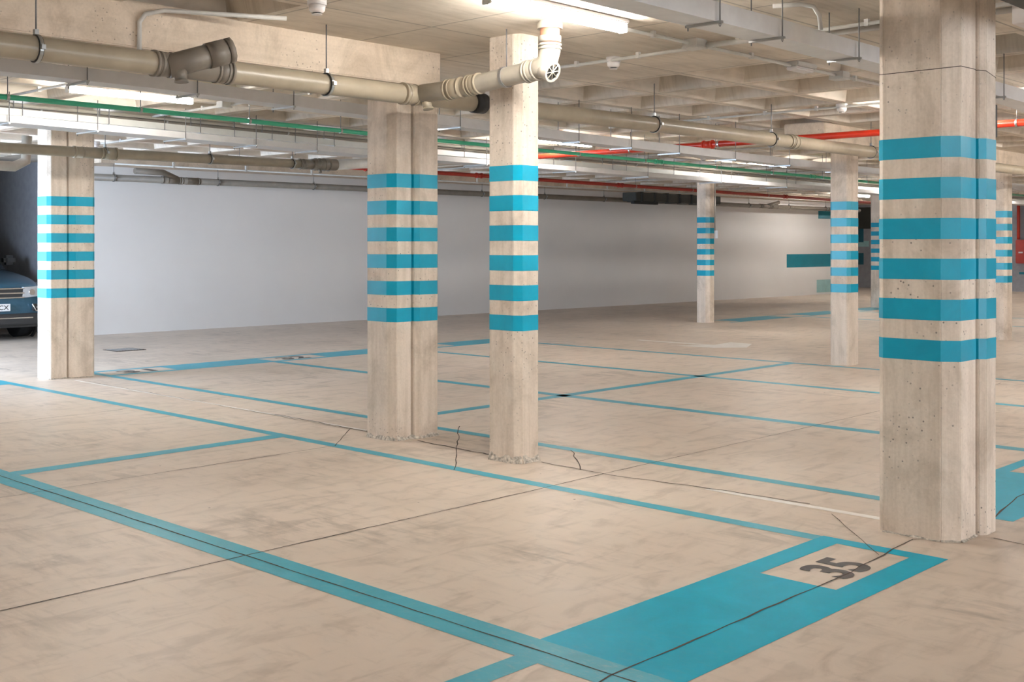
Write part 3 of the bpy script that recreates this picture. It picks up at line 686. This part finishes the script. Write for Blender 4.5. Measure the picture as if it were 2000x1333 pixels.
# swan-neck conduits
conduit('swan-neck conduit bending down the face of the deep beam', [(4.2, 5.9, zc)] + [(3.72, 6.14, zc), (3.56, 6.22, zc), (3.46, 6.262, zc-0.03), (3.43, 6.278, zc-0.08), (3.43, 6.28, 2.60)], [], 0.014)
conduit('short curved conduit dropping into the broad grey tray', [(5.93, 3.55, zc), (6.02, 3.42, zc+0.005), (6.06, 3.36, zc-0.01), (6.09, 3.34, zc-0.06), (6.10, 3.335, 2.71)], [], 0.013)
conduit('short vertical conduit dropping into the broad grey tray', [(5.02, 3.36, ZC), (5.02, 3.345, 2.76), (5.03, 3.34, 2.71)], [], 0.013)

def detector(label, x, y):
    t = thing('smoke_detector', (x, y, ZC), label, 'smoke detector', 'ceiling smoke detectors')
    MB().tube([(x, y, ZC), (x, y, ZC-0.035)], 0.056, 24).build('base', M['plastic'], t)
    b = MB().tube([(x, y, ZC-0.036), (x, y, ZC-0.065), (x, y, ZC-0.080)], [0.050, 0.046, 0.032], 24)
    b.tube([(x, y, ZC-0.086), (x, y, ZC-0.090)], 0.030, 20)
    b.build('sensor_head', M['plastic'], t)
    MB().tube([(x, y, ZC-0.080), (x, y, ZC-0.086)], 0.024, 16).build('vent_slot', M['plastic_dark'], t)
detector('round white smoke detector on the flat slab right of the slim column', 6.86, 5.47)
detector('smaller-looking white smoke detector near the large column, past the coffers', 10.70, 5.62)
detector('white smoke detector cut off at the top edge above the deep beam', 4.07, 5.42)
detector('distant white smoke detector just beyond the far-left column', 7.55, 15.0)
detector('distant white smoke detector above the red pipe in the middle', 15.3, 10.4)
def jbox(label, x, y, s=0.055, h=0.06, m='conduit'):
    t = thing('junction_box', (x, y, ZC), label, 'junction box', 'square junction boxes on the ceiling')
    MB().box(x-s, x+s, y-s, y+s, ZC-h+0.008, ZC, 0.004).build('body', M[m], t)
    MB().box(x-s-0.003, x+s+0.003, y-s-0.003, y+s+0.003, ZC-h-0.004, ZC-h+0.008, 0.002).build('lid', M[m], t)
jbox('junction box where conduits cross right of the nearest tube light', 6.66, 4.60, 0.062)
jbox('junction box past the emergency light beside the large column', 8.72, 4.60, 0.062)
jbox('junction box right of the left tube light', 6.33, 9.93, 0.055)
jbox('junction box left of the wide double column near the ceiling', 7.32, 9.5, 0.05, m='plastic')
t = thing('emergency_light', (8.1, 4.60, ZC), 'flat grey emergency light with clear lens between junction boxes', 'emergency light')
MB().box(7.95, 8.25, 4.54, 4.67, ZC-0.035, ZC, 0.006).build('housing', M['conduit'], t)
MB().box(7.96, 8.24, 4.55, 4.66, ZC-0.062, ZC-0.036, 0.012).build('lens', M['plastic'], t)

# fire sounder sign behind the large column, black duct in the corner, small panel on the column
t = thing('alarm_sign', (7.0, 2.55, ZC), 'white ceiling box with red lettering right of the large column', 'sign')
MB().box(6.93, 7.22, 2.48, 2.56, 2.755, ZC-0.001, 0.004).build('body', M['plastic'], t)
sg = MB()
for k in range(6): sg.box(6.955+0.042*k, 6.985+0.042*k, 2.4775, 2.4798, 2.785, 2.805)
sg.build('red_lettering', M['red'], t)
o = MB().box(2.0, 9.5, 1.70, 1.99, 2.55, 2.78, 0.01).build('ventilation_duct', M['duct'])
o['label'] = 'black duct cutting the top right corner of the view'; o['category'] = 'duct'
t = thing('control_box', (6.06, 2.5, 2.1), 'thin dark box fixed high on the far side of the large column', 'box')
MB().box(6.039, 6.085, 2.32, 2.66, 2.02, 2.19, 0.003).build('casing', M['plastic_dark'], t)
MB().box(6.0855, 6.092, 2.34, 2.64, 2.04, 2.17, 0.002).build('cover', M['duct'], t)

# dark duct at the top of the white wall
t = thing('ventilation_duct', (23.2, 16.75, 2.6), 'dark ribbed duct at the top of the white wall left of the small distant column', 'duct')
f = MB().box(21.4, 24.9, 16.40, 16.80, 2.50, 2.70, 0.01)
f.build('casing', M['duct'], t)
f = MB()
for k in range(7): f.box(21.6+0.5*k, 21.66+0.5*k, 16.38, 16.82, 2.485, 2.71)
f.build('ribs', M['rubber'], t)
MB().box(21.35, 22.3, 16.42, 16.52, 2.43, 2.50, 0.01).build('bracket', M['rubber'], t)

# fire hose cabinet and riser on the far wall
t = thing('fire_hose_cabinet', (37.6, 13.4, 0.95), 'red fire hose cabinet on the far wall at the right edge', 'fire cabinet')
MB().box(37.6, 37.84, 13.0, 13.78, 0.90, 1.65, 0.02).build('casing', M['red_dark'], t)
MB().box(37.585, 37.599, 13.55, 13.68, 1.22, 1.27).build('handle', M['plastic'], t)
line = thing('riser_pipe', (37.6, 13.72, 1.66), 'dark red vertical pipe above the fire hose cabinet', 'pipe')
MB().tube([(37.7, 13.72, 1.66), (37.7, 13.72, 2.87)], 0.05, 12).build('pipe', M['red_dark'], line)

# floor drain
t = thing('floor_drain', (8.05, 15.1, 0.0), 'small rectangular floor drain between the far-left column and the white wall', 'drain')
MB().box(7.82, 8.26, 14.93, 15.33, 0.0005, 0.006).build('frame', M['crack'], t)
f = MB()
for k in range(9): f.box(7.85+0.044*k, 7.875+0.044*k, 14.96, 15.30, 0.0065, 0.010)
f.build('grate', M['steel'], t)

# ---------------------------------------------------------------- tube lights
def tube_light(x, y, label, group='ceiling tube lights', L=1.22):
    t = thing('tube_light', (x, y, ZC), label, 'tube light', group)
    h = L/2
    MB().box(x-h, x+h, y-0.052, y+0.052, 2.852, ZC-0.001, 0.006).build('housing', M['plastic'], t)
    MB().box(x-h+0.01, x+h-0.01, y-0.032, y+0.032, 2.800, 2.851, 0.018).build('diffuser', M['lamp'], t)
    MB().box(x-h-0.006, x-h+0.010, y-0.035, y+0.035, 2.798, 2.8515, 0.004).build('end_cap', M['conduit'], t)
    MB().box(x+h-0.010, x+h+0.006, y-0.035, y+0.035, 2.798, 2.8515, 0.004).build('end_cap', M['conduit'], t)
    return t
T0_ = tube_light(5.17, 4.53, 'lit tube light at the top centre above the slim column')
named = {
 (5.27, 9.78): 'lit tube light at left between the green pipe and the grey tray',
 (11.55, 10.1): 'lit tube light just right of the slim column, partly hidden by it',
 (16.95, 10.25): 'smallest lit tube light, left of the column in front of the teal bar',
 (11.0, 4.55): 'tube light hidden behind the top of the large column',
}
hidden = [(16.8, 4.55), (22.6, 4.55), (28.4, 4.55), (34, 4.55), (-0.8, 9.8), (22.7, 10.3), (28.5, 10.3), (34.2, 10.3), (-0.8, 4.55), (29.5, 15.0), (35.0, 15.2),
          (2.0, -2.4), (11.0, -1.2), (16.8, -1.2), (-0.8, -1.2), (24.5, -1.2), (5.2, -6.6), (-2.5, -6.6), (13, -6.6), (14, -3.9)]  # unseen tubes: the seen rows carried on, plus extras added to brighten the garage
def movecopy(x, y, label):
    c = dup(T0_); c.location = (x, y, ZC); c['label'] = label
for (x, y), lb in named.items(): movecopy(x, y, lb)
for x, y in hidden: movecopy(x, y, 'tube light added to the ceiling rows for more light, outside the view or behind pipes and columns')

# ---------------------------------------------------------------- parked car (front towards the aisle)
CX, CY = 7.28, 17.75     # centre of the car's width, nose plane
car = thing('car', (CX, CY+2.2, 0), 'blue parked car with its nose showing left of the far-left column', 'car')
def P(u, v, z): return (CX+u, CY+v, z)       # u across, v from nose towards tail
b = MB(); st = []
# stations: v, half width low/mid/top, z bottom, z belt, z top(hood/deck)
S = [(0.00, .62, .66, .55, .30, .62, .80), (0.06, .78, .82, .66, .26, .66, .86), (0.20, .86, .89, .74, .24, .72, .92), (0.55, .88, .915, .78, .22, .84, .99),
     (1.10, .89, .92, .76, .22, .94, 1.06), (1.55, .89, .92, .76, .22, .98, 1.10), (2.6, .89, .92, .76, .22, 1.0, 1.10), (3.6, .89, .92, .75, .22, 1.02, 1.12), (4.2, .87, .90, .72, .26, 1.02, 1.12), (4.45, .78, .82, .62, .32, .98, 1.08)]
def section(v, a, m_, tp, z0, zb, zt):
    half = [(0, z0), (a*0.8, z0), (a, z0+0.08), (m_, (z0+zb)/2), (m_*0.995, zb-0.03), (m_*0.96, zb+0.03), ((m_+tp)/2, (zb+zt)/2+0.03), (tp, zt-0.015), (tp*0.80, zt), (tp*0.72, zt+0.012), (tp*0.3, zt+0.022), (0, zt+0.025)]
    pts = half + [(-x, z) for x, z in half[-2:0:-1]]
    return [b.bm.verts.new(P(x, v, z)) for x, z in pts]
R_ = [section(*s) for s in S]
for r0, r1 in zip(R_, R_[1:]):
    for i in range(len(r0)):
        f_ = b.bm.faces.new((r0[i], r0[(i+1) % len(r0)], r1[(i+1) % len(r0)], r1[i])); f_.smooth = True
b.bm.faces.new(R_[0]); b.bm.faces.new(R_[-1][::-1])
body = b.build('body', M['car'], car)
sub = body.modifiers.new('smooth', 'SUBSURF'); sub.levels = 1; sub.render_levels = 2
# greenhouse
b = MB(); prof = [(1.25, 1.08, .74), (2.05, 1.60, .56), (2.4, 1.66, .57), (3.6, 1.64, .55), (4.25, 1.12, .66)]
rs = []
for v, z, hw in prof:
    rs.append([b.bm.verts.new(P(s*hw, v, z)) for s in (-1, -0.5, 0.5, 1)])
for r0, r1 in zip(rs, rs[1:]):
    for i in range(3): f_ = b.bm.faces.new((r0[i], r0[i+1], r1[i+1], r1[i])); f_.smooth = True
for sgn in (0, 3): b.bm.faces.new([r[sgn] for r in rs])
b.bm.faces.new([rs[0][k] for k in range(4)]+[rs[-1][k] for k in (3, 2, 1, 0)])
b.build('cabin_glass', M['glass_dark'], car)
b = MB().tube([P(-.56, 2.03, 1.63), P(-.57, 2.8, 1.70), P(-.55, 3.7, 1.66)], 0.02, 8).tube([P(.56, 2.03, 1.63), P(.57, 2.8, 1.70), P(.55, 3.7, 1.66)], 0.02, 8)
b.build('roof_rail', M['steel'], car)
MB().box(CX-.55, CX+.55, CY+2.1, CY+3.6, 1.62, 1.68, 0.02).build('roof', M['car'], car)
# nose details
MB().box(CX-.47, CX+.47, CY-.035, CY+.06, .655, .815, 0.012).build('grille', M['plastic_dark'], car)
g = bpy.data.objects
for z in (.665, .735, .805): MB().box(CX-.48, CX+.48, CY-.045, CY-.020, z-.009, z+.009, 0.004).build('chrome_bar', M['chrome'], car)
for s in (-1, 1):
    b = MB(); pts = [(.56, -.03), (.90, .24)]
    x0, x1 = .54, .90
    v = [b.bm.verts.new(P(s*x, y, z)) for x, y, z in ((.45, -.040, .66), (.47, -.040, .825), (.72, .01, .83), (.88, .16, .85), (.935, .42, .88), (.935, .40, .82), (.90, .18, .74), (.74, .0, .68))]
    w_ = [b.bm.verts.new(P(s*x, y, z)) for x, y, z in ((.45, .05, .66), (.47, .05, .825), (.70, .10, .83), (.82, .22, .85), (.87, .45, .88), (.87, .43, .82), (.84, .24, .74), (.72, .08, .68))]
    b.bm.faces.new(v); b.bm.faces.new(w_[::-1])
    for i in range(8): b.bm.faces.new((v[i], v[(i+1) % 8], w_[(i+1) % 8], w_[i]))
    hl = b.build('headlight', M['lens'], car)
    MB().tube([P(s*.60, -.042, .745), P(s*.60, -.012, .745)], 0.045, 18).tube([P(s*.79, .035, .765), P(s*.79, .06, .765)], 0.042, 18).build('lamp_bowl', M['chrome'], hl)
    fl = MB().box(CX+s*.75-.13, CX+s*.75+.13, CY-.035, CY+.16, .455, .56, 0.01).build('fog_lamp', M['plastic_dark'], car)
    MB().tube([P(s*.60, -.045, .565), P(s*.66, -.045, .455), P(s*.88, -.02, .455)], 0.010, 8).tube([P(s*.66, -.045, .51), P(s*.87, -.02, .515)], 0.007, 8).build('chrome_trim', M['chrome'], fl)
    MB().box(CX+s*.98-.10, CX+s*.98+.10, CY+1.62, CY+1.80, 1.14, 1.30, 0.045).build('mirror', M['plastic_dark'], car)
MB().box(CX-.72, CX+.72, CY-.03, CY+.2, .245, .42, 0.02).build('bumper', M['plastic_dark'], car)
MB().box(CX-.62, CX+.62, CY-.04, CY-.02, .345, .362, 0.004).build('chrome_bar', M['chrome'], car)
MB().box(CX-.88, CX+.88, CY+.02, CY+.5, .205, .26, 0.02).build('sill', M['plastic_dark'], car)
pl = MB().box(CX-.26, CX+.26, CY-.055, CY-.04, .465, .575, 0.003).build('number_plate', M['plate'], car)
def text3(txt, x, y, z, h, wd, m, parent, name='lettering'):
    c = bpy.data.curves.new('n', 'FONT'); c.body = txt; c.size = 1.0; c.offset = 0.01
    t = bpy.data.objects.new('n', c); COL.objects.link(t)
    dg = bpy.context.evaluated_depsgraph_get(); me = bpy.data.meshes.new_from_object(t.evaluated_get(dg)); bpy.data.objects.remove(t)
    xs = [v.co.x for v in me.vertices]; ys = [v.co.y for v in me.vertices]
    for v in me.vertices: v.co = Vector((x+(v.co.x-min(xs))/(max(xs)-min(xs))*wd, y, z+(v.co.y-min(ys))/(max(ys)-min(ys))*h))
    me.materials.clear(); me.materials.append(m)
    o = bpy.data.objects.new(name, me); COL.objects.link(o); o.parent = parent
    o.matrix_parent_inverse = Matrix.Translation(parent_loc(parent)).inverted(); return o
text3('CX', CX+.085, CY-.0562, .485, .07, .15, M['plastic_dark'], pl)
for s in (-1, 1):
    for v in (0.88, 3.55):
        c = Vector(P(s*.81, v, .345))
        wh = MB().tube([c-Vector((s*.11, 0, 0)), c-Vector((s*.10, 0, 0)), c+Vector((s*.10, 0, 0)), c+Vector((s*.11, 0, 0))], [.31, .345, .345, .31], 36)
        for k in range(5):
            xx = c.x-s*0.08+s*0.04*k
        w_o = wh.build('wheel', M['tyre'], car)
        r = MB().tube([c+Vector((s*.09, 0, 0)), c+Vector((s*.114, 0, 0))], .22, 28)
        r.build('rim', M['alloy'], w_o)
# dark inner wheel housings (so that the body has openings)
    for v in (0.88, 3.55):
        MB().ring(P(s*.925, v, .345), (1, 0, 0), .355, .40, .03, 30).build('wheel_arch', M['plastic_dark'], car)

t = thing('wall_box', (8.3, 24.3, 2.3), 'small dark box high on the dim wall behind the parked car', 'box')
MB().box(6.6, 7.3, 24.15, 24.39, 2.35, 2.62, 0.02).build('casing', M['plastic_dark'], t)
